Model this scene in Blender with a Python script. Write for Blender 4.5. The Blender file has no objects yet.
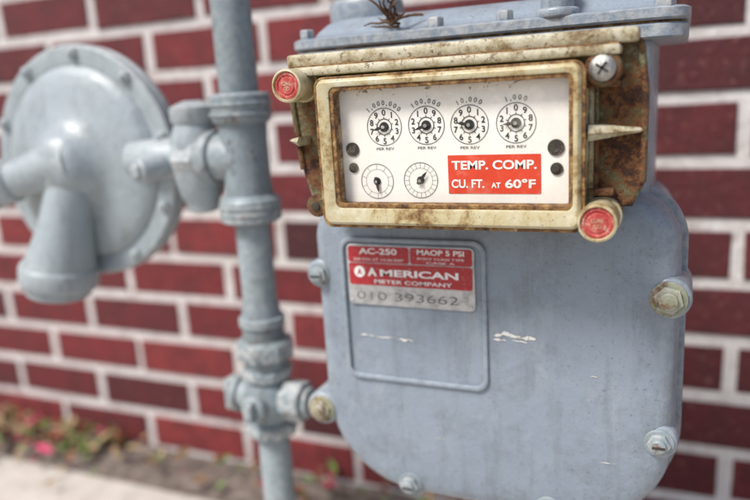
import bpy, bmesh, math, random
from mathutils import Matrix, Vector, noise
random.seed(7)
D=bpy.data; S=bpy.context.scene
col=S.collection

# ------------------------------------------------------------------ materials
def mat_new(name):
    m=D.materials.new(name); m.use_nodes=True
    nt=m.node_tree; b=nt.nodes['Principled BSDF']
    return m,nt,b
def noise_n(nt,scale,detail=5,rough=.6,vec=None,dist=0,stretch=None):
    n=nt.nodes.new('ShaderNodeTexNoise'); n.inputs['Scale'].default_value=scale
    n.inputs['Detail'].default_value=min(detail,6); n.inputs['Roughness'].default_value=rough
    n.inputs['Distortion'].default_value=dist
    if vec is None:
        tc=nt.nodes.new('ShaderNodeTexCoord'); vec=tc.outputs['Object']
        if stretch:
            mp=nt.nodes.new('ShaderNodeMapping'); mp.inputs['Scale'].default_value=stretch
            nt.links.new(vec,mp.inputs['Vector']); vec=mp.outputs[0]
    nt.links.new(vec,n.inputs['Vector']); return n.outputs['Fac']
def ramp(nt,fac,stops):
    r=nt.nodes.new('ShaderNodeValToRGB'); e=r.color_ramp.elements
    while len(e)<len(stops): e.new(.5)
    for i,(p,c) in enumerate(stops):
        e[i].position=p; e[i].color=(c if len(c)==4 else (*c,1)) if not isinstance(c,(int,float)) else (c,c,c,1)
    nt.links.new(fac,r.inputs['Fac']); return r.outputs['Color']
def mix(nt,fac,a,b):
    m=nt.nodes.new('ShaderNodeMix'); m.data_type='RGBA'
    for sock,v in ((m.inputs[0],fac),(m.inputs[6],a),(m.inputs[7],b)):
        if hasattr(v,'links'): nt.links.new(v,sock)
        elif isinstance(v,(int,float)): sock.default_value=v
        else: sock.default_value=(*v,1)
    return m.outputs[2]
def math_n(nt,op,a,b=0.0,clamp=False):
    m=nt.nodes.new('ShaderNodeMath'); m.operation=op; m.use_clamp=clamp
    for s,v in ((m.inputs[0],a),(m.inputs[1],b)):
        if hasattr(v,'links'): nt.links.new(v,s)
        else: s.default_value=v
    return m.outputs[0]
def bump(nt,b,h,strength=.3,dist=.001):
    bn=nt.nodes.new('ShaderNodeBump'); bn.inputs['Strength'].default_value=strength
    bn.inputs['Distance'].default_value=dist
    nt.links.new(h,bn.inputs['Height']); nt.links.new(bn.outputs['Normal'],b.inputs['Normal'])

def paint(name,c1,c2,rough=.42,rust=.0,dirt=(.075,.07,.06),dirtamt=.5,streak=.35):
    m,nt,b=mat_new(name); L=nt.links
    base=mix(nt,ramp(nt,noise_n(nt,9,4),[(.3,0),(.7,1)]),c1,c2)
    d=ramp(nt,noise_n(nt,38,6,.72,dist=.2),[(.50,0),(.78,dirtamt)])
    base=mix(nt,d,base,dirt)
    s_=ramp(nt,noise_n(nt,1,6,.7,stretch=(75,75,9)),[(.52,0),(.72,streak)])
    base=mix(nt,s_,base,dirt)
    lt=ramp(nt,noise_n(nt,1,6,.7,stretch=(40,40,22)),[(.56,0),(.78,.4)])
    base=mix(nt,lt,base,(.42,.44,.45))
    fine=ramp(nt,noise_n(nt,380,3),[(.60,0),(.72,.5)])
    base=mix(nt,fine,base,dirt)
    if rust>0:
        rf=ramp(nt,noise_n(nt,70,6,.7),[(.62-rust*.2,0),(.68-rust*.2,.9)])
        base=mix(nt,rf,base,ramp(nt,noise_n(nt,260,4),[(.3,(.06,.025,.012)),(.7,(.22,.11,.05))]))
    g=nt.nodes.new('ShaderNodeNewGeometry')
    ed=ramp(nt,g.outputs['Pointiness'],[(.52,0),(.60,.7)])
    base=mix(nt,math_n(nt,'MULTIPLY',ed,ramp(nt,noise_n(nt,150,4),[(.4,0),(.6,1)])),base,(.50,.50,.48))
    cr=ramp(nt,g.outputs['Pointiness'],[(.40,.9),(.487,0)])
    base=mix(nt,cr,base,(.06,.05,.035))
    L.new(base,b.inputs['Base Color'])
    L.new(ramp(nt,noise_n(nt,25,6),[(.3,rough-.1),(.8,rough+.2)]),b.inputs['Roughness'])
    h=math_n(nt,'ADD',math_n(nt,'MULTIPLY',noise_n(nt,70,5),1.4),math_n(nt,'MULTIPLY',noise_n(nt,600,3),.28))
    bump(nt,b,h,.5,.0015)
    return m
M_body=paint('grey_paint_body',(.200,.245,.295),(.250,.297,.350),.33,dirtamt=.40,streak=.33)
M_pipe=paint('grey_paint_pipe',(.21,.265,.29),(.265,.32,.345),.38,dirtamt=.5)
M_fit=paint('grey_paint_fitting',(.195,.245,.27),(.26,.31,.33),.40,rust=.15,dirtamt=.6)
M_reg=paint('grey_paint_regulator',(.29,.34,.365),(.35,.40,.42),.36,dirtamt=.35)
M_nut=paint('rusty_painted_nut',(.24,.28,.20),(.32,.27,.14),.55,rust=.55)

def speck(name,stops,scale=60,rough=.6,metal=0,b2=.5,bd=.0015,detail=6,dist=.15,crev=None,fine=None):
    m,nt,b=mat_new(name)
    c=ramp(nt,noise_n(nt,scale,detail,.75,dist=dist),stops)
    if fine:
        c=mix(nt,ramp(nt,noise_n(nt,fine[0],5,.7),[(fine[1],0),(fine[1]+.07,fine[2])]),c,fine[3])
    if crev:
        g=nt.nodes.new('ShaderNodeNewGeometry')
        pv=math_n(nt,'ADD',g.outputs['Pointiness'],math_n(nt,'MULTIPLY',math_n(nt,'SUBTRACT',noise_n(nt,140,5,.7),.5),.12))
        c=mix(nt,ramp(nt,pv,[(.455,.95),(.492,0)]),c,crev)
    nt.links.new(c,b.inputs['Base Color']); b.inputs['Roughness'].default_value=rough
    b.inputs['Metallic'].default_value=metal
    bump(nt,b,noise_n(nt,scale*3,6,.7),b2,bd); return m
M_rust=speck('rusted_flange',[(.33,(.018,.008,.005)),(.43,(.07,.026,.010)),(.49,(.21,.080,.022)),(.53,(.11,.085,.035)),(.59,(.17,.15,.075)),(.66,(.28,.26,.16)),(.74,(.42,.40,.30))],75,.75,b2=1,bd=.003,fine=(420,.56,.8,(.05,.02,.01)))
M_cream=speck('yellowed_plastic',[(.32,(.13,.060,.018)),(.39,(.29,.20,.085)),(.47,(.46,.39,.22)),(.60,(.52,.48,.33)),(.72,(.62,.60,.48))],38,.33,b2=.35,crev=(.10,.045,.014),fine=(330,.59,.75,(.14,.07,.025)))
M_hood=speck('stained_hood',[(.32,(.12,.06,.02)),(.42,(.30,.24,.13)),(.50,(.46,.42,.29)),(.72,(.60,.58,.47))],50,.45,b2=.5,crev=(.07,.035,.012),fine=(260,.56,.8,(.12,.06,.02)))
M_gold=speck('brown_gasket',[(.36,(.035,.013,.005)),(.48,(.17,.075,.018)),(.58,(.30,.17,.05)),(.68,(.42,.32,.16))],150,.6,b2=.8)
M_pink=speck('seal_red',[(.36,(.42,.035,.035)),(.50,(.58,.09,.075)),(.60,(.62,.28,.22)),(.70,(.62,.50,.40))],240,.55,b2=.9)
M_steel=speck('worn_steel',[(.3,(.20,.19,.17)),(.6,(.50,.50,.48))],200,.35,.8,b2=.4)
M_black=speck('black_ink',[(.3,(.010,.010,.010)),(.7,(.03,.03,.03))],300,.6,b2=.05)
M_grey=speck('grey_ink',[(.3,(.07,.07,.07)),(.7,(.15,.15,.14))],300,.6,b2=.05)
M_hole=speck('dark_screw',[(.3,(.012,.010,.008)),(.6,(.05,.04,.03))],400,.5,b2=.5)
M_white=speck('white_print',[(.3,(.60,.58,.55)),(.5,(.80,.79,.77))],200,.6,b2=.05)
M_red=speck('orange_red_label',[(.3,(.60,.040,.010)),(.7,(.70,.062,.022))],60,.5,b2=.05)
M_red2=speck('worn_red_plate',[(.32,(.33,.24,.22)),(.38,(.33,.018,.022)),(.60,(.40,.022,.030)),(.70,(.33,.05,.05)),(.76,(.45,.38,.36))],150,.40,b2=.2,bd=.0005,fine=(500,.60,.75,(.5,.45,.43)))
M_alu=speck('aluminium_plate',[(.3,(.22,.22,.21)),(.5,(.44,.45,.45)),(.75,(.58,.58,.57))],110,.36,.3,b2=.3,bd=.0005,fine=(300,.6,.6,(.15,.14,.12)))
M_chip=speck('bare_scratch',[(.38,(.30,.29,.25)),(.50,(.72,.70,.66))],260,.6,b2=.3)
M_twig=speck('dry_twig',[(.3,(.05,.025,.012)),(.7,(.20,.11,.06))],200,.85,b2=.5)

# dial plate
m,nt,b=mat_new('dial_plate'); 
tc=nt.nodes.new('ShaderNodeTexCoord'); sp=nt.nodes.new('ShaderNodeSeparateXYZ'); nt.links.new(tc.outputs['Object'],sp.inputs[0])
edge=math_n(nt,'MULTIPLY',math_n(nt,'SUBTRACT',sp.outputs['Z'],.589),62,True)
n1=noise_n(nt,210,6,.75)
st=math_n(nt,'GREATER_THAN',math_n(nt,'ADD',math_n(nt,'MULTIPLY',edge,.25),n1),.72)
basec=mix(nt,ramp(nt,noise_n(nt,22,6),[(.35,0),(.75,1)]),(.86,.855,.83),(.78,.76,.70))
basec=mix(nt,ramp(nt,noise_n(nt,500,4),[(.66,0),(.76,.4)]),basec,(.3,.25,.15))
basec=mix(nt,math_n(nt,'MULTIPLY',st,.85),basec,(.16,.10,.04))
nt.links.new(basec,b.inputs['Base Color']); b.inputs['Roughness'].default_value=.5
M_plate=m
# glass window
m=D.materials.new('window_glass'); m.use_nodes=True; nt=m.node_tree; nt.nodes.clear()
o=nt.nodes.new('ShaderNodeOutputMaterial'); t=nt.nodes.new('ShaderNodeBsdfTransparent'); g=nt.nodes.new('ShaderNodeBsdfGlossy')
g.inputs['Roughness'].default_value=.08; fr=nt.nodes.new('ShaderNodeFresnel'); fr.inputs['IOR'].default_value=1.3
t.inputs['Color'].default_value=(.99,.985,.965,1)
df=nt.nodes.new('ShaderNodeBsdfDiffuse'); df.inputs['Color'].default_value=(.72,.66,.52,1)
mx=nt.nodes.new('ShaderNodeMixShader'); mx2=nt.nodes.new('ShaderNodeMixShader')
nt.links.new(fr.outputs[0],mx.inputs[0]); nt.links.new(t.outputs[0],mx.inputs[1]); nt.links.new(g.outputs[0],mx.inputs[2])
nt.links.new(ramp(nt,noise_n(nt,60,5,.75),[(.52,0),(.80,.28)]),mx2.inputs[0])
nt.links.new(mx.outputs[0],mx2.inputs[1]); nt.links.new(df.outputs[0],mx2.inputs[2]); nt.links.new(mx2.outputs[0],o.inputs[0])
M_glass=m
# bricks
m,nt,b=mat_new('red_brick')
at=nt.nodes.new('ShaderNodeAttribute'); at.attribute_name='bv'
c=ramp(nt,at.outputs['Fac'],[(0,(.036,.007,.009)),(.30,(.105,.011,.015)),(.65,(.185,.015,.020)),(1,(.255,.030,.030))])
c=mix(nt,ramp(nt,noise_n(nt,24,6,.72),[(.42,0),(.70,.75)]),c,(.045,.009,.011))
c=mix(nt,ramp(nt,noise_n(nt,110,6,.72),[(.56,0),(.72,.5)]),c,(.40,.18,.16))
nt.links.new(c,b.inputs['Base Color']); b.inputs['Roughness'].default_value=.7
bump(nt,b,noise_n(nt,90,6,.75),.9,.006); M_brick=m
M_mortar=speck('mortar',[(.30,(.36,.27,.25)),(.42,(.64,.60,.58)),(.7,(.84,.82,.80))],38,.9,b2=1,bd=.006)
M_conc=speck('concrete',[(.30,(.38,.35,.31)),(.5,(.54,.51,.46)),(.7,(.64,.61,.56))],22,.9,b2=.6,bd=.004)
M_soil=speck('soil',[(.33,(.08,.06,.05)),(.5,(.24,.19,.16)),(.68,(.42,.37,.33))],45,.95,b2=1,bd=.01)

# ------------------------------------------------------------------ geometry helpers
def empty(name):
    e=D.objects.new(name,None); e.empty_display_size=.05; col.objects.link(e); return e
def obj(name,bm,mat,parent=None,smooth=True,angle=35):
    bmesh.ops.recalc_face_normals(bm,faces=bm.faces)
    me=D.meshes.new(name); 
    if smooth:
        for f_ in bm.faces: f_.smooth=True
        for e in bm.edges:
            if len(e.link_faces)==2 and e.calc_face_angle(0)>math.radians(angle): e.smooth=False
    bm.to_mesh(me); bm.free()
    o=D.objects.new(name,me); col.objects.link(o); me.materials.append(mat)
    if parent: o.parent=parent
    return o
def rings(bm,rs,cap0=True,cap1=True):
    vs=[[bm.verts.new(p) for p in r_] for r_ in rs]
    n=len(vs[0])
    for a,b_ in zip(vs,vs[1:]):
        for i in range(n):
            bm.faces.new((a[i],a[(i+1)%n],b_[(i+1)%n],b_[i]))
    if cap0: bm.faces.new(vs[0])
    if cap1: bm.faces.new(vs[-1][::-1])
def frame(d):
    d=d.normalized(); u=d.orthogonal().normalized() if abs(d.z)<.9 else Vector((1,0,0))
    u=(u-d*u.dot(d)).normalized(); return u,d.cross(u)
def revolve(name,p0,axis,prof,mat,parent,seg=40,bm=None,rot=0,angle=35):
    own=bm is None
    if own: bm=bmesh.new()
    p0=Vector(p0); ax=Vector(axis).normalized(); u,v=frame(ax)
    rs=[]
    for t,r in prof:
        rs.append([p0+ax*t+(u*math.cos(rot+2*math.pi*i/seg)+v*math.sin(rot+2*math.pi*i/seg))*max(r,1e-5) for i in range(seg)])
    rings(bm,rs)
    if own: return obj(name,bm,mat,parent,angle=angle)
def cylp(L,r,b=.0015):
    return [(0,r-b),(b*.3,r-b*.3),(b,r),(L-b,r),(L-b*.3,r-b*.3),(L,r-b)]
def cyl(name,p0,p1,r,mat,parent,b=.0015,seg=40,rot=0):
    p0=Vector(p0);p1=Vector(p1)
    return revolve(name,p0,p1-p0,cylp((p1-p0).length,r,b),mat,parent,seg,rot=rot,angle=50 if seg>12 else 28)
def rr(x0,x1,z0,z1,rads,d=0,n=10):
    x0+=d;x1-=d;z0+=d;z1-=d
    if not isinstance(rads,(tuple,list)): rads=(rads,)*4
    out=[]
    cs=[(x0,z0,1,1,180),(x1,z0,-1,1,270),(x1,z1,-1,-1,0),(x0,z1,1,-1,90)]
    for (cx,cz,sx,sz,a0),r in zip(cs,rads):
        r=max(r-d,.0004)
        for i in range(n+1):
            a=math.radians(a0+90*i/n)
            out.append((cx+sx*r+r*math.cos(a),cz+sz*r+r*math.sin(a)))
    return out
def plate(name,x0,x1,z0,z1,rads,ys,mat,parent,angle=35,n=10):
    bm=bmesh.new()
    rings(bm,[[Vector((x,y,z)) for x,z in rr(x0,x1,z0,z1,rads,d,n)] for y,d in ys])
    return obj(name,bm,mat,parent,angle=angle)
def box(name,x0,x1,y0,y1,z0,z1,mat,parent,b=.0015):
    bm=bmesh.new(); bmesh.ops.create_cube(bm,size=1)
    for v in bm.verts:
        v.co=Vector(((x0+x1)/2+v.co.x*(x1-x0),(y0+y1)/2+v.co.y*(y1-y0),(z0+z1)/2+v.co.z*(z1-z0)))
    if b: bmesh.ops.bevel(bm,geom=bm.edges[:],offset=b,segments=2,affect='EDGES',profile=.5)
    return obj(name,bm,mat,parent)
def frame_plate(name,xo,zo,xi,zi,ro,ri,y0,y1,mat,parent,b=.001):
    bm=bmesh.new()
    o_=lambda d,y:[Vector((x,y,z)) for x,z in rr(*xo,*zo,ro,d)]
    i_=lambda d,y:[Vector((x,y,z)) for x,z in rr(*xi,*zi,ri,-d)]
    seq=[o_(0,y0),o_(0,y1+b),o_(b*.3,y1+b*.3),o_(b,y1),i_(b,y1),i_(b*.3,y1+b*.3),i_(0,y1+b),i_(0,y0)]
    vs=[[bm.verts.new(p) for p in r_] for r_ in seq]; n=len(vs[0])
    for k in range(len(vs)):
        a=vs[k];c_=vs[(k+1)%len(vs)]
        for i in range(n): bm.faces.new((a[i],a[(i+1)%n],c_[(i+1)%n],c_[i]))
    return obj(name,bm,mat,parent)
def text(s,cx,cz,w,h,y,mat,parent,bold=0.0,rot=0,name='lettering'):
    cu=D.curves.new(name,'FONT'); cu.body=s; cu.align_x='CENTER'; cu.align_y='CENTER'; cu.size=1; cu.offset=bold; cu.extrude=0
    o=D.objects.new(name,cu); col.objects.link(o); bpy.context.view_layer.update()
    bb=[Vector(c) for c in o.bound_box]; x0=min(c.x for c in bb);x1=max(c.x for c in bb);y0=min(c.y for c in bb);y1=max(c.y for c in bb)
    sy=h/(y1-y0); sx=w/(x1-x0) if w else sy
    mx_=(x0+x1)/2; my_=(y0+y1)/2
    Rm=Matrix.Rotation(rot,4,'Y')@Matrix.Rotation(math.radians(90),4,'X')
    M=Matrix.Translation((cx,y,cz))@Rm@Matrix.Diagonal((sx,sy,1,1))@Matrix.Translation((-mx_,-my_,0))
    me=D.meshes.new_from_object(o.evaluated_get(bpy.context.evaluated_depsgraph_get()))
    D.objects.remove(o); me.transform(M); me.name=name
    me.materials.clear(); me.materials.append(mat)
    o=D.objects.new(name,me); col.objects.link(o); o.parent=parent; return o
def tube(name,pts,r,mat,parent,seg=24):
    bm=bmesh.new(); rs=[]; P=[Vector(p) for p in pts]
    R_=r if isinstance(r,(list,tuple)) else [r]*len(P)
    up=None
    for i,p in enumerate(P):
        d=(P[min(i+1,len(P)-1)]-P[max(i-1,0)]).normalized()
        if up is None: u,v=frame(d)
        else:
            u=(up-d*up.dot(d)).normalized(); v=d.cross(u)
        up=u
        rs.append([p+(u*math.cos(2*math.pi*k/seg)+v*math.sin(2*math.pi*k/seg))*R_[i] for k in range(seg)])
    rings(bm,rs); return obj(name,bm,mat,parent,angle=60)

# ------------------------------------------------------------------ wall
C0=.0715; Z0=-.0055-C0; PIT=.203; J=.0142
bm=bmesh.new(); bv=bm.verts.layers.float.new('bv')
row=0; z=Z0
while z<3.2:
    off=-.85 if row%2==1 else -.85+PIT/2
    x=off-PIT*26
    while x<4.5:
        jx=random.uniform(-.002,.002); jz=random.uniform(-.0014,.0014); jy=random.uniform(-.0015,.0015)
        x0,x1=x+J/2+jx,x+PIT-J/2+jx; z0,z1=z+J/2+jz,z+C0-J/2+jz
        val=min(1,max(0,random.gauss(.62,.22)))
        if x>-.4: val*=.5  # behind and right of the meter: darker bricks, plus its shade in the colour
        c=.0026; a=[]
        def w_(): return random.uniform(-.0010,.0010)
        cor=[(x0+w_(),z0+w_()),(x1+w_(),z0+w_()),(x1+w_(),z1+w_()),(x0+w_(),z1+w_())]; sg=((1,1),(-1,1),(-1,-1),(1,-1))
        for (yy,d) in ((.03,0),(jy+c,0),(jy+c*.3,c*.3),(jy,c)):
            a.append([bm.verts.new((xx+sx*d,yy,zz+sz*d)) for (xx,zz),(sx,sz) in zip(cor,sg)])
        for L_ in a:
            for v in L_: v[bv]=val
        for p_,q_ in zip(a,a[1:]):
            for i in range(4): bm.faces.new((p_[i],p_[(i+1)%4],q_[(i+1)%4],q_[i]))
        bm.faces.new(a[-1])
        x+=PIT
    z+=C0; row+=1
wall=empty('brick_wall')
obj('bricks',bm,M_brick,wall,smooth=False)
bm=bmesh.new()
vs=[bm.verts.new(p) for p in ((-6.2,.0025,-.1),(4.6,.0025,-.1),(4.6,.0025,3.22),(-6.2,.0025,3.22))]; bm.faces.new(vs)
bmesh.ops.extrude_face_region(bm,geom=bm.faces[:])
bm.verts.ensure_lookup_table()
for v in list(bm.verts)[4:]: v.co.y+=.25
obj('mortar',bm,M_mortar,wall,smooth=False)

# ------------------------------------------------------------------ ground
def sheet(name,x0,x1,y0,y1,z,mat,nx=2,ny=2,amp=0):
    bm=bmesh.new(); g_=[[bm.verts.new((x0+(x1-x0)*i/nx,y0+(y1-y0)*j/ny,z+(amp*noise.noise(Vector((i*.37,j*.41,z*9))) if amp else 0))) for i in range(nx+1)] for j in range(ny+1)]
    for j in range(ny):
        for i in range(nx): bm.faces.new((g_[j][i],g_[j][i+1],g_[j+1][i+1],g_[j+1][i]))
    return obj(name,bm,mat,None)
sheet('ground',-150,150,-200,100,-.012,M_soil,8,8)
sheet('soil_bed',-6,4.4,-.125,.002,-.003,M_soil,300,8,.006)
box('concrete_path',-6,4.4,-1.9,-.115,-.09,.004,M_conc,None,.005)
leafcols=[('leaf_brown',(.17,.09,.04)),('leaf_tan',(.50,.36,.20)),('leaf_green',(.14,.26,.05)),('leaf_pink',(.66,.05,.16)),('leaf_rust',(.28,.06,.025))]
lm=[speck(n_,[(.3,tuple(k*.6 for k in c_)),(.7,c_)],80,.7,b2=.4) for n_,c_ in leafcols]
bm=bmesh.new()
def leaf(cx,cy,cz,s,mi):
    a=random.uniform(0,6.28); tx=random.uniform(-.6,.6); ty=random.uniform(-.5,.5)
    Rm=Matrix.Rotation(a,3,'Z')@Matrix.Rotation(tx,3,'X')@Matrix.Rotation(ty,3,'Y')
    w=random.uniform(.3,.55)
    pts=[(-1,0,0),(-.5,w*.8,.12),(.1,w,.15),(.7,w*.5,.1),(1.15,0,.05),(.7,-w*.5,.12),(.1,-w,.18),(-.5,-w*.8,.1)]
    c=bm.verts.new(Vector((cx,cy,cz)))
    vs=[bm.verts.new(Vector((cx,cy,cz))+Rm@Vector(p)*s) for p in pts]
    for i in range(8):
        f_=bm.faces.new((c,vs[i],vs[(i+1)%8])); f_.material_index=mi
for i in range(1500):
    x=random.uniform(-2.2,-.2) ; 
    dens=1 if x<-.9 else .12
    if random.random()>dens: continue
    y=-abs(random.gauss(0,.05))-.008
    mi=random.choices([0,1,2,3,4],[4,6,4,.8,2])[0]
    leaf(x,y,.006+random.random()*.026,random.uniform(.006,.017),mi)
for x,y,s,mi in ((-1.00,-.10,.020,3),(-1.045,-.085,.018,3),(-.985,-.135,.015,3),(-1.13,-.08,.018,3),(-1.10,-.12,.014,3),(-.95,-.12,.018,2),(-.70,-.20,.012,3),(-.52,-.3,.012,0),(-.80,-.25,.010,1),(-.90,-.18,.009,1),(-1.0,-.22,.008,0)):
    leaf(x,y,.022,s,mi)
ll=obj('leaf_litter',bm,lm[0],None)
for m_ in lm[1:]: ll.data.materials.append(m_)

# ------------------------------------------------------------------ gas meter
gm=empty('gas_meter')
BX=(-.268,.003); BZ=(.272,.522); BR=(.080,.075,.036,.036)
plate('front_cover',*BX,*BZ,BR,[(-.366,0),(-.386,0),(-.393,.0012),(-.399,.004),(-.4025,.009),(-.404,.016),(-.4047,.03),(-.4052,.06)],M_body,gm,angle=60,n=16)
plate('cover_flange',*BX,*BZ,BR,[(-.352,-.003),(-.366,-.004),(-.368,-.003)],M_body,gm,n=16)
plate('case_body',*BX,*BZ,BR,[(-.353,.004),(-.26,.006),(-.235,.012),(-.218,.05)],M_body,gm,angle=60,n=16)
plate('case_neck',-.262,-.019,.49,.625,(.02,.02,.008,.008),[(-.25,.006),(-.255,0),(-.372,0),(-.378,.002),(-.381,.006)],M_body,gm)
def hslab(name,x0,x1,y0,y1,rad,zs,mat):
    bm=bmesh.new()
    rings(bm,[[Vector((x,y,z)) for x,y in rr(x0,x1,y0,y1,rad,d)] for z,d in zs]); return obj(name,bm,mat,gm,angle=50)
hslab('head_flange',-.286,.002,-.385,-.240,.02,[(.620,.002),(.6215,0),(.6285,0),(.630,.002)],M_body)
hslab('head_gasket',-.283,-.001,-.382,-.243,.02,[(.6298,0),(.6315,0)],M_gold)
hslab('head_lid',-.286,.003,-.386,-.239,.02,[(.6315,.002),(.633,0),(.6385,0),(.640,.003),(.6405,.016),(.645,.020),(.651,.026),(.655,.036),(.656,.05)],M_body)
for x in (-.270,-.165,-.115,-.012):
    cyl('head_bolt',(x,-.378,.639),(x,-.378,.647),.006,M_body,gm,seg=6)
cyl('head_plug',(-.080,-.374,.638),(-.080,-.374,.667),.0110,M_body,gm,.003)
cyl('head_plug_base',(-.080,-.374,.638),(-.080,-.374,.645),.0145,M_body,gm,.002)
for x in (-.247,-.040):
    cyl('port_boss',(x,-.312,.645),(x,-.312,.672),.031,M_body,gm,.004)
    cyl('swivel_nut',(x,-.312,.670),(x,-.312,.703),.031,M_fit,gm,.003,seg=6)
    cyl('port_pipe',(x,-.312,.70),(x,-.312,.80),.0175,M_pipe,gm)
for i,(x,z,rb,rust) in enumerate(((-.004,.454,.0125,1),(-.007,.350,.0105,0),(-.270,.340,.0125,1),(-.262,.458,.0100,0),(-.193,.284,.0105,0),(-.082,.284,.0105,0))):
    cyl('bolt_ear',(x,-.352,z),(x,-.4035,z),rb+.002,M_body,gm,.003)
    cyl('bolt_washer',(x,-.4030,z),(x,-.4050,z),rb*.95,M_nut if rust else M_fit,gm,.0006)
    cyl('bolt_head',(x,-.4045,z),(x,-.4085,z),rb*.76,M_nut if rust else M_fit,gm,.001,seg=6,rot=.3*i)
    cyl('bolt_tip',(x,-.408,z),(x,-.4115,z),rb*.48,M_nut if rust else M_fit,gm,.001,seg=20)
    if not rust: box('bolt_slot',x-rb*.4,x+rb*.4,-.4120,-.4110,z-.0008,z+.0008,M_hole,gm,0)
frame_plate('nameplate_rim',(-.241,-.125),(.374,.490),(-.2375,-.1285),(.3775,.4865),.010,.0075,-.403,-.4078,M_body,gm,.0012)
plate('nameplate',-.2350,-.1335,.4365,.4845,.004,[(-.404,0),(-.4066,0),(-.4068,.0003)],M_alu,gm)
yn=-.4071
plate('red_field',-.2335,-.1835,.4705,.4832,.002,[(-.4068,0),(yn,0)],M_red2,gm,n=4)
plate('red_field',-.1825,-.1350,.4705,.4832,.002,[(-.4068,0),(yn,0)],M_red2,gm,n=4)
plate('red_field',-.2335,-.1350,.4525,.4697,.002,[(-.4068,0),(yn,0)],M_red2,gm,n=4)
yt=yn-.0002
text('AC-250',-.2085,.4795,.031,.0046,yt,M_white,gm,.02)
text('250 CFH AT 1/2 IN DIFF',-.2085,.4730,.041,.0020,yt,M_white,gm)
text('MAOP 5 PSI',-.1588,.4800,.036,.0040,yt,M_white,gm,.02)
text('BODY CLASS TYPE',-.1588,.4752,.036,.0016,yt,M_white,gm)
text('CASE A',-.1588,.4722,.022,.0015,yt,M_white,gm)
text('A',-.2140,.4632,.0075,.0066,yt,M_white,gm,.03)
text('MERICAN',-.1765,.4628,.062,.0054,yt,M_white,gm,.03)
text('METER COMPANY',-.1815,.4558,.062,.0030,yt,M_white,gm,.01)
revolve('emblem',(-.2245,yt,.4630),(0,-1,0),[(0,.0045),(.0001,.0045)],M_white,gm,24)
text('A',-.2245,.4630,.004,.005,yt-.0003,M_red2,gm,.02)
text('010 393662',-.187,.4438,.082,.0062,-.40705,M_grey,gm,-.008)
text('010 393662',-.1868,.4436,.082,.0062,-.40700,M_white,gm,-.008)  # pale offset copy paints the light along the stamped serial's strokes
for x in (-.2325,-.1365):
    revolve('rivet',(x,-.4068,.4395),(0,-1,0),[(0,.0016),(.0006,.0012),(.0009,.0004)],M_alu,gm,14)
def flake(cx,cz,L_,H_,seed,y=-.4056):
    bm=bmesh.new(); n=60; top=[];bot=[]
    for i in range(n):
        t=i/(n-1); w=max(.0,math.sin(math.pi*t))**.6; s_=seed*1.37
        def q(k,f): return noise.noise(Vector((t*f+s_,s_*.7,k+.31)))+.45*noise.noise(Vector((t*f*3.3+s_,s_,k+.77)))
        a=H_*w*max(.12,.45+.9*q(0,3.1)); c_=H_*w*max(.12,.45+.9*q(3,3.7)); mid=H_*.6*q(5,2.1)
        top.append(bm.verts.new((cx+(t-.5)*L_,y,cz+mid+a+1e-5))); bot.append(bm.verts.new((cx+(t-.5)*L_,y,cz+mid-c_-1e-5)))
    for i in range(n-1): bm.faces.new((top[i],top[i+1],bot[i+1],bot[i]))
    obj('paint_scratch',bm,M_chip,gm)
flake(-.222,.4105,.012,.0012,1); flake(-.207,.4100,.020,.0008,2); flake(-.190,.4095,.013,.0016,3)
flake(-.1105,.4195,.020,.0030,4); flake(-.097,.4192,.014,.0024,14,-.40565); flake(-.1165,.4165,.010,.0016,5,-.4057); flake(-.102,.4165,.012,.0012,9,-.40575)
flake(-.05,.395,.006,.0006,6); flake(-.165,.33,.008,.0005,7); flake(-.04,.330,.010,.0006,8)

# ---- index (dial box)
plate('index_mount',-.246,-.030,.512,.616,.012,[(-.36,0),(-.424,0),(-.428,.002)],M_rust,gm)
bm=bmesh.new()
def base_ring(y,d):
    pts=[(-.244,.520),(-.130,.517),(-.026,.521),(-.0195,.535),(-.0190,.590),(-.022,.618),(-.030,.624),(-.250,.624),(-.2565,.618),(-.2560,.600),(-.251,.545)]
    cx,cz=-.138,.571
    return [Vector((x-(d if x>cx else -d),y,z-(d if z>cz else -d))) for x,z in pts]
rings(bm,[base_ring(-.421,.003),base_ring(-.423,0),base_ring(-.4345,0),base_ring(-.436,.0015)])
obj('index_flange',bm,M_rust,gm,angle=30)
for pts in ([(-.0205,.536),(-.0200,.590),(-.0230,.616)],[(-.2500,.546),(-.2548,.600),(-.2555,.616)]):
    tube('flange_lip',[(x,-.4365,z) for x,z in pts],.0022,M_rust,gm,10)
box('flange_web',-.054,-.0335,-.447,-.430,.5925,.5965,M_rust,gm,.001)
box('flange_web',-.054,-.036,-.446,-.430,.5290,.5330,M_rust,gm,.001)
box('flange_web',-.048,-.0455,-.442,-.430,.5330,.5930,M_rust,gm,.001)
box('hood_step',-.2520,-.0240,-.4450,-.424,.6170,.6255,M_hood,gm,.002)
box('hood_step',-.2440,-.0330,-.4530,-.430,.6105,.6165,M_hood,gm,.002)
box('hood_seam',-.2430,-.0340,-.4510,-.434,.6160,.6175,M_gold,gm,.0003)
for sx,x in ((-1,-.2425),(1,-.0500)):
    z=.567; bm=bmesh.new(); Lr=.015 if sx<0 else .029; hh=.0035 if sx<0 else .0052
    rs=[]
    for t in (0,.5,1):
        h=hh*(1-.75*t); xx=x+sx*Lr*t; f_=-.456+.016*t
        rs.append([Vector((xx,-.432,z-h)),Vector((xx,f_+.003,z-h*.9)),Vector((xx,f_,z)),Vector((xx,f_+.003,z+h*.9)),Vector((xx,-.432,z+h))])
    rings(bm,rs); obj('side_rib',bm,M_hood,gm,smooth=True,angle=25)
bm=bmesh.new()
xo,zo=(-.2235,-.0530),(.5105,.6075)
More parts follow.
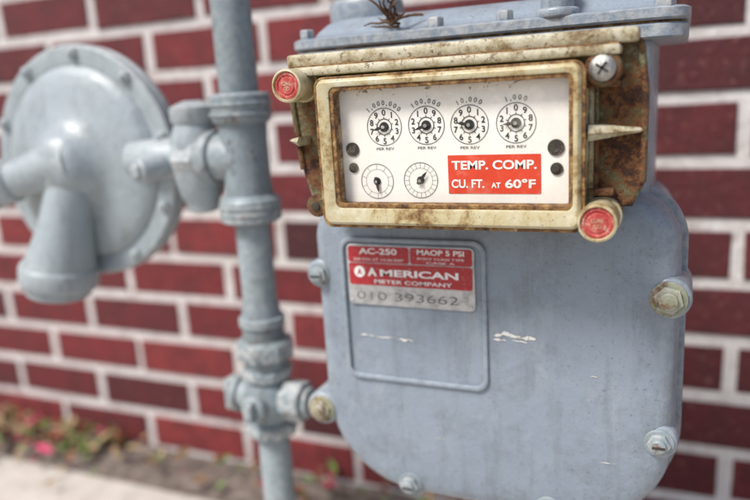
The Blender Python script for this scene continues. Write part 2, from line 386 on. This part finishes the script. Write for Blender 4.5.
def ro(y,d): return [Vector((x,y,z)) for x,z in rr(*xo,*zo,.006,d)]
def ri(y,d): return [Vector((x,y,z)) for x,z in rr(-.2135,-.0580,.5225,.6020,.004,-d)]
seq=[ro(-.436,-.006),ro(-.440,-.005),ro(-.4405,-.002),ro(-.457,-.0003),ro(-.4595,.0008),ro(-.4605,.0022),ri(-.4605,.0015),ri(-.4600,.0004),ri(-.458,0),ri(-.447,0)]
rings(bm,seq,False,False); obj('index_cover',bm,M_cream,gm)
frame_plate('cover_gasket',(-.2255,-.0510),(.5085,.6090),(-.2225,-.0540),(.5115,.6065),.007,.006,-.455,-.4578,M_gold,gm,.0005)
frame_plate('inner_gasket',(-.2141,-.0574),(.5219,.6026),(-.2110,-.0602),(.5250,.5995),.004,.003,-.450,-.4592,M_gold,gm,.0004)
bm=bmesh.new(); vs=[bm.verts.new((x,-.4572,z)) for x,z in rr(-.2132,-.0583,.5227,.6018,.003)]; bm.faces.new(vs)
obj('window_glass',bm,M_glass,gm,smooth=False)
YP=-.4490; K=(.88-.449)/.42
PX=lambda x:x*K
PZ=lambda z:(z-.6)*K+.6
plate('dial_plate',-.2170,-.0555,.5200,.6050,.003,[(-.446,0),(YP,0)],M_plate,gm,n=4)
plate('index_tray',-.219,-.0545,.516,.606,.003,[(-.437,0),(-.4462,0)],M_hole,gm,n=4)
def disc(x,z,r,y,mat,name='spindle',seg=24,th=.0004):
    revolve(name,(x,y,z),(0,-1,0),[(0,r),(th,r)],mat,gm,seg)
def annulus(bm,x,z,r0,r1,y,seg=56):
    a=[bm.verts.new((x+r0*math.cos(6.28319*i/seg),y,z+r0*math.sin(6.28319*i/seg))) for i in range(seg)]
    b_=[bm.verts.new((x+r1*math.cos(6.28319*i/seg),y,z+r1*math.sin(6.28319*i/seg))) for i in range(seg)]
    for i in range(seg): bm.faces.new((a[i],a[(i+1)%seg],b_[(i+1)%seg],b_[i]))
def tick(bm,x,z,a,r0,r1,w,y):
    d=Vector((math.sin(a),0,math.cos(a))); n_=Vector((d.z,0,-d.x))*w/2; c=Vector((x,y,z))
    bm.faces.new([bm.verts.new(p) for p in (c+d*r0-n_,c+d*r0+n_,c+d*r1+n_,c+d*r1-n_)])
def pointer(x,z,a,L_,y):
    bm=bmesh.new(); d=Vector((math.sin(a),0,math.cos(a))); n_=Vector((d.z,0,-d.x)); c=Vector((x,y,z))
    bm.faces.new([bm.verts.new(p) for p in (c-d*.003-n_*.0010,c-d*.003+n_*.0010,c+d*L_*.55+n_*.0010,c+d*L_,c+d*L_*.55-n_*.0010)])
    obj('pointer',bm,M_black,gm,smooth=False)
ydl=YP-.0003
labs=['1,000,000','100,000','10,000','1,000']; angs=[-105,250,-80,-95]
for k,(x,lab,an) in enumerate(zip((-.1752,-.1468,-.1190,-.0905),labs,angs)):
    x=PX(x); z=PZ(.5755-.0005*(k>1)); 
    bm=bmesh.new(); annulus(bm,x,z,.0119,.0123,ydl); annulus(bm,x,z,.0049,.0054,ydl)
    for i in range(10):
        tick(bm,x,z,math.radians(36*i),.0053,.0066,.0004,ydl)
    obj('dial_rings',bm,M_black,gm,smooth=False)
    for i in range(10):
        s=1 if k%2==0 else -1
        a=math.radians(36*i*s)
        text(str(i),x+.0093*math.sin(a),z+.0093*math.cos(a),0,.0039,ydl,M_black,gm,.015,name='digit')
    disc(x,z,.0032,ydl,M_black); disc(x,z,.0012,ydl-.0024,M_steel,th=.0003)
    pointer(x,z,math.radians(an),.0085,ydl-.0014)
    n=len(lab); pos=0; ws=[.55 if ch==',' else 1 for ch in lab]; tot=sum(ws)
    for ch,wc in zip(lab,ws):
        a=math.radians((pos+wc/2-tot/2)*12.5); pos+=wc; rad=.0155 if ch!=',' else .0139
        text(ch,x+rad*math.sin(a),z+rad*math.cos(a),0,.0030 if ch!=',' else .0012,ydl,M_grey,gm,.01,rot=a,name='digit')
    text('PER REV',x,z-.0143,.0125,.0017,ydl,M_grey,gm,.01)
for k,(x,z,an) in enumerate(((-.1822,.5405,170),(-.1520,.5410,40))):
    x=PX(x); z=PZ(z)
    bm=bmesh.new(); annulus(bm,x,z,.0114,.0118,ydl); annulus(bm,x,z,.0080,.0082,ydl)
    for i in range(10 if k==0 else 20): tick(bm,x,z,math.radians(36*i if k==0 else 18*i),.0080,.0112,.0002,ydl)
    obj('dial_rings',bm,M_grey,gm,smooth=False)
    disc(x,z,.0026,ydl,M_black); disc(x,z,.0010,ydl-.0024,M_steel,th=.0003); pointer(x,z,math.radians(an),.0080,ydl-.0014)
for x,z,r in ((-.1985,.5615,.0048),(-.0672,.5600,.0050),(-.1985,.5495,.0034),(-.0668,.5475,.0038)):
    disc(PX(x),PZ(z),r,YP-.0001,M_hole,'plate_screw',th=.0008)
    disc(PX(x)-.0004,PZ(z)+.0004,r*.6,YP-.0010,M_hole,'plate_screw_head',th=.0008)
plate('red_label',PX(-.1335),PX(-.0760),PZ(.5325),PZ(.5565),.0006,[(YP,0),(YP-.0003,0)],M_red,gm,n=3)
yl=YP-.0005
xc=PX(-.10475)
text('TEMP. COMP.',xc,PZ(.5503),.0540,.0058,yl,M_white,gm,.03)
text('CU. FT.',PX(-.1210),PZ(.5388),.0215,.0056,yl,M_white,gm,.03)
text('AT',PX(-.1033),PZ(.5378),.0060,.0035,yl,M_white,gm,.03)
text('60°F',PX(-.0883),PZ(.5388),.0190,.0058,yl,M_white,gm,.03)
def cup(x,z,rr_):
    revolve('seal_cup',(x,-.430,z),(0,-1,0),[(0,rr_*.92),(.006,rr_*.95),(.007,rr_*1.05),(.012,rr_*1.05),(.013,rr_*.95),(.022,rr_*.97),(.0235,rr_*1.0),(.033,rr_),(.0350,rr_*.97),(.0355,rr_*.86),(.0335,rr_*.80)],M_cream,gm)
    revolve('seal_disc',(x,-.462,z),(0,-1,0),[(0,rr_*.84),(.0020,rr_*.80),(.0026,rr_*.66),(.0018,rr_*.60),(.0018,rr_*.52),(.0024,rr_*.48),(.0024,.0002)],M_pink,gm)
    text('GAS',x,z+.0014,.0070,.0024,-.4648,M_cream,gm,.0)
    text('CO',x,z-.0018,.0045,.0022,-.4648,M_cream,gm,.0)
cup(-.2420,.6050,.0112); cup(-.0432,.5160,.0115)
cyl('screw_boss',(-.0425,-.430,.6035),(-.0425,-.452,.6035),.0105,M_rust,gm,.002)
revolve('screw_head',(-.0425,-.452,.6035),(0,-1,0),[(0,.0072),(.0012,.0074),(.0030,.0058),(.0040,.0030),(.0042,.0003)],M_steel,gm)
for a in (.6,.6+math.pi/2):
    o=box('screw_cross',-.0040,.0040,-.0004,.0004,-.0007,.0007,M_hole,gm,0); o.location=(-.0425,-.4562,.6035); o.rotation_euler=(0,a,0)
cyl('screw_boss',(-.236,-.430,.521),(-.236,-.448,.521),.0080,M_rust,gm,.002)
cyl('screw_hole',(-.236,-.448,.521),(-.236,-.4495,.521),.0032,M_hole,gm,.0004)

tw=empty('dry_twig')
random.seed(3)
for i in range(16):
    a=random.uniform(0,6.28); b_=random.uniform(-.3,1.0); p=Vector((-.196+random.uniform(-.006,.006),-.379,.643+random.uniform(0,.008)))
    pts=[p]; d=Vector((math.cos(a),math.sin(a)*.5,b_)).normalized()
    for k in range(4):
        d=(d+Vector([random.uniform(-.5,.5) for _ in range(3)])).normalized(); pts.append(pts[-1]+d*.006)
    tube('twig_stem',pts,[.0011,.001,.0009,.0007,.0004],M_twig,tw,6)

# ------------------------------------------------------------------ riser pipe, fittings, valve
gp=empty('gas_pipe')
PXc,PYc=-.370,-.330
def vc(name,z0,z1,r,mat,b=.002,seg=40,rot=0): return cyl(name,(PXc,PYc,z0),(PXc,PYc,z1),r,mat,gp,b,seg,rot)
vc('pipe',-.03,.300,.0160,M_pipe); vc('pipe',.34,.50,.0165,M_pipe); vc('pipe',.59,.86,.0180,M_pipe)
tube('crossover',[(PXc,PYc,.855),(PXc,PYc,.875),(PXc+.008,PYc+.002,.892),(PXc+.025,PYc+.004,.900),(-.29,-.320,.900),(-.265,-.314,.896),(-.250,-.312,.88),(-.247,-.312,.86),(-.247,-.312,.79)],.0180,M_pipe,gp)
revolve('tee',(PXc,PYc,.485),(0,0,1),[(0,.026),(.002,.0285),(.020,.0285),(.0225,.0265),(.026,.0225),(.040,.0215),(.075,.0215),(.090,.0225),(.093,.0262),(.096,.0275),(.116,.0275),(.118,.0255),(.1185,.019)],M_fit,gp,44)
for z in (.492,.499,.583,.592): 
    revolve('tee_band',(PXc,PYc,z),(0,0,1),[(0,.0282),(.0008,.0293),(.0025,.0293),(.0033,.0282)],M_fit,gp,44)
for k,t_ in enumerate('1WOG'):
    text(t_,-.372,.562-.009*k,0,.006,PYc-.0222,M_fit,gp,.02)
cyl('tee_branch',(PXc,PYc,.545),(PXc-.044,PYc,.545),.0225,M_fit,gp,.002)
cyl('tee_branch_band',(PXc-.028,PYc,.545),(PXc-.044,PYc,.545),.0265,M_fit,gp,.003)
revolve('union',(PXc,PYc,.335),(0,0,1),[(0,.018),(.001,.0215),(.014,.0225),(.016,.0255),(.018,.0265),(.030,.0265),(.032,.0245),(.034,.0205),(.046,.020),(.048,.0225),(.055,.0225),(.0565,.0195),(.070,.0172)],M_fit,gp,40)
vc('union_nut',.349,.366,.029,M_fit,.002,8,.2)
revolve('valve_body',(PXc,PYc,.268),(0,0,1),[(0,.020),(.001,.0235),(.012,.0240),(.014,.0205),(.020,.0225),(.032,.0265),(.044,.0265),(.054,.0225),(.058,.0205),(.060,.0240),(.070,.0240),(.071,.018)],M_fit,gp,44)
vc('valve_nut',.2680,.2790,.0265,M_fit,.002,8); vc('valve_nut',.3290,.3385,.0262,M_fit,.002,8)
cyl('valve_cross',(PXc-.034,PYc-.004,.307),(PXc+.034,PYc-.004,.307),.0150,M_fit,gp,.002)
cyl('valve_cap',(PXc+.022,PYc-.004,.307),(PXc+.044,PYc-.004,.307),.0205,M_fit,gp,.003,8,.2)
cyl('valve_cap_end',(PXc+.043,PYc-.004,.307),(PXc+.050,PYc-.004,.307),.0145,M_fit,gp,.002)
cyl('valve_washer',(PXc-.034,PYc-.004,.307),(PXc-.029,PYc-.004,.307),.0185,M_fit,gp,.001)
box('valve_lug',PXc-.046,PXc-.033,PYc-.014,PYc+.006,.291,.324,M_fit,gp,.003)
cyl('valve_front_boss',(PXc,PYc-.018,.305),(PXc,PYc-.034,.305),.0130,M_fit,gp,.003)
box('valve_stem',PXc-.005,PXc+.005,PYc-.042,PYc-.030,.295,.315,M_fit,gp,.002)

# ------------------------------------------------------------------ regulator
rg=empty('gas_regulator')
RC=Vector((-.572,-.318,.542)); 
revolve('diaphragm_case',RC,(0,-1,0),[(-.045,.02),(-.040,.07),(-.018,.098),(-.012,.104),(-.010,.116),(-.008,.1185),(-.001,.1195),(0.001,.1172),(.003,.1195),(.010,.1190),(.012,.117),(.013,.103),(.0122,.099),(.017,.095),(.020,.088),(.0235,.074),(.026,.060),(.030,.047),(.037,.038),(.046,.032),(.053,.026),(.058,.016),(.060,.002)],M_reg,rg,72,angle=32)
for i in range(10):
    a=2*math.pi*(i+.35)/10; p=RC+Vector((math.cos(a)*.1105,-.011,math.sin(a)*.1105))
    cyl('case_bolt',p,p+Vector((0,-.006,0)),.0062,M_reg,rg,.001,seg=6)
    cyl('case_bolt_tip',p+Vector((0,-.005,0)),p+Vector((0,-.009,0)),.0032,M_reg,rg,.001,seg=12)
tube('vent_arm',[(-.560,-.348,.545),(-.586,-.356,.541),(-.612,-.364,.534),(-.633,-.370,.530)],[.029,.025,.021,.0195],M_reg,rg,32)
cyl('vent_cap',(-.626,-.368,.531),(-.656,-.377,.525),.0235,M_reg,rg,.005)
cyl('vent_cap_rim',(-.650,-.376,.526),(-.661,-.379,.5235),.0255,M_reg,rg,.003)
tube('outlet_leg',[(-.566,-.346,.540),(-.572,-.353,.510),(-.578,-.358,.480),(-.586,-.361,.452),(-.592,-.362,.434)],[.024,.0245,.027,.033,.037],M_reg,rg,32)
cyl('outlet_collar',(-.591,-.362,.442),(-.596,-.363,.418),.0395,M_reg,rg,.005)
cyl('outlet_lip',(-.5955,-.363,.420),(-.5975,-.363,.410),.0330,M_reg,rg,.002)
cyl('inlet_neck',(-.500,-.330,.545),(-.437,-.330,.545),.020,M_reg,rg,.002)
revolve('inlet_body',(-.424,-.330,.493),(0,0,1),[(0,.010),(.002,.0150),(.012,.0170),(.016,.0200),(.034,.0240),(.052,.0255),(.070,.0240),(.084,.0190),(.088,.0215),(.100,.0215),(.102,.018),(.106,.008)],M_reg,rg,36)
cyl('inlet_nut',(-.436,-.330,.545),(-.412,-.330,.545),.0285,M_reg,rg,.003,seg=8)
cyl('side_plug',(-.452,-.345,.540),(-.462,-.372,.538),.0115,M_reg,rg,.003)
cyl('side_plug_head',(-.461,-.370,.538),(-.463,-.377,.538),.0075,M_reg,rg,.002,seg=6)

# ------------------------------------------------------------------ light
w=D.worlds.new('World'); S.world=w; w.use_nodes=True
nt=w.node_tree; bg=nt.nodes['Background']; sky=nt.nodes.new('ShaderNodeTexSky'); sky.sky_type='NISHITA'; sky.sun_disc=False
SE=54; az=math.radians(34)
sd=Vector((-math.sin(az)*math.cos(math.radians(SE)),-math.cos(az)*math.cos(math.radians(SE)),math.sin(math.radians(SE))))
sky.sun_elevation=math.radians(SE); sky.sun_rotation=math.atan2(sd.x,sd.y)
sky.air_density=1.0; sky.dust_density=3.0; sky.ozone_density=.8
nt.links.new(sky.outputs[0],bg.inputs[0]); bg.inputs[1].default_value=.15
ld=D.lights.new('sun','SUN'); ld.energy=4.1; ld.angle=math.radians(16); ld.color=(1,.965,.92)
lo=D.objects.new('sun',ld); col.objects.link(lo); lo.rotation_euler=sd.to_track_quat('Z','Y').to_euler()

# ------------------------------------------------------------------ camera
th=math.radians(24); p=math.radians(13); r=math.radians(3.5)
R=Matrix.Rotation(th,3,'Z')@Matrix.Rotation(math.radians(90)-p,3,'X')@Matrix.Rotation(-r,3,'Z')
cd=D.cameras.new('camera'); co=D.objects.new('camera',cd); col.objects.link(co)
co.matrix_world=Matrix.Translation((0,-.88,.60))@R.to_4x4()
cd.sensor_width=36; cd.lens=700/750*36; cd.clip_start=.01; cd.clip_end=500
cd.dof.use_dof=True; cd.dof.aperture_fstop=2.9
fw=-(R@Vector((0,0,1))); fp=Vector((-.15,-.450,.56))-Vector((0,-.88,.60)); cd.dof.focus_distance=fp.dot(fw)
S.camera=co
S.view_settings.view_transform='Standard'; S.view_settings.look='None'; S.view_settings.exposure=0
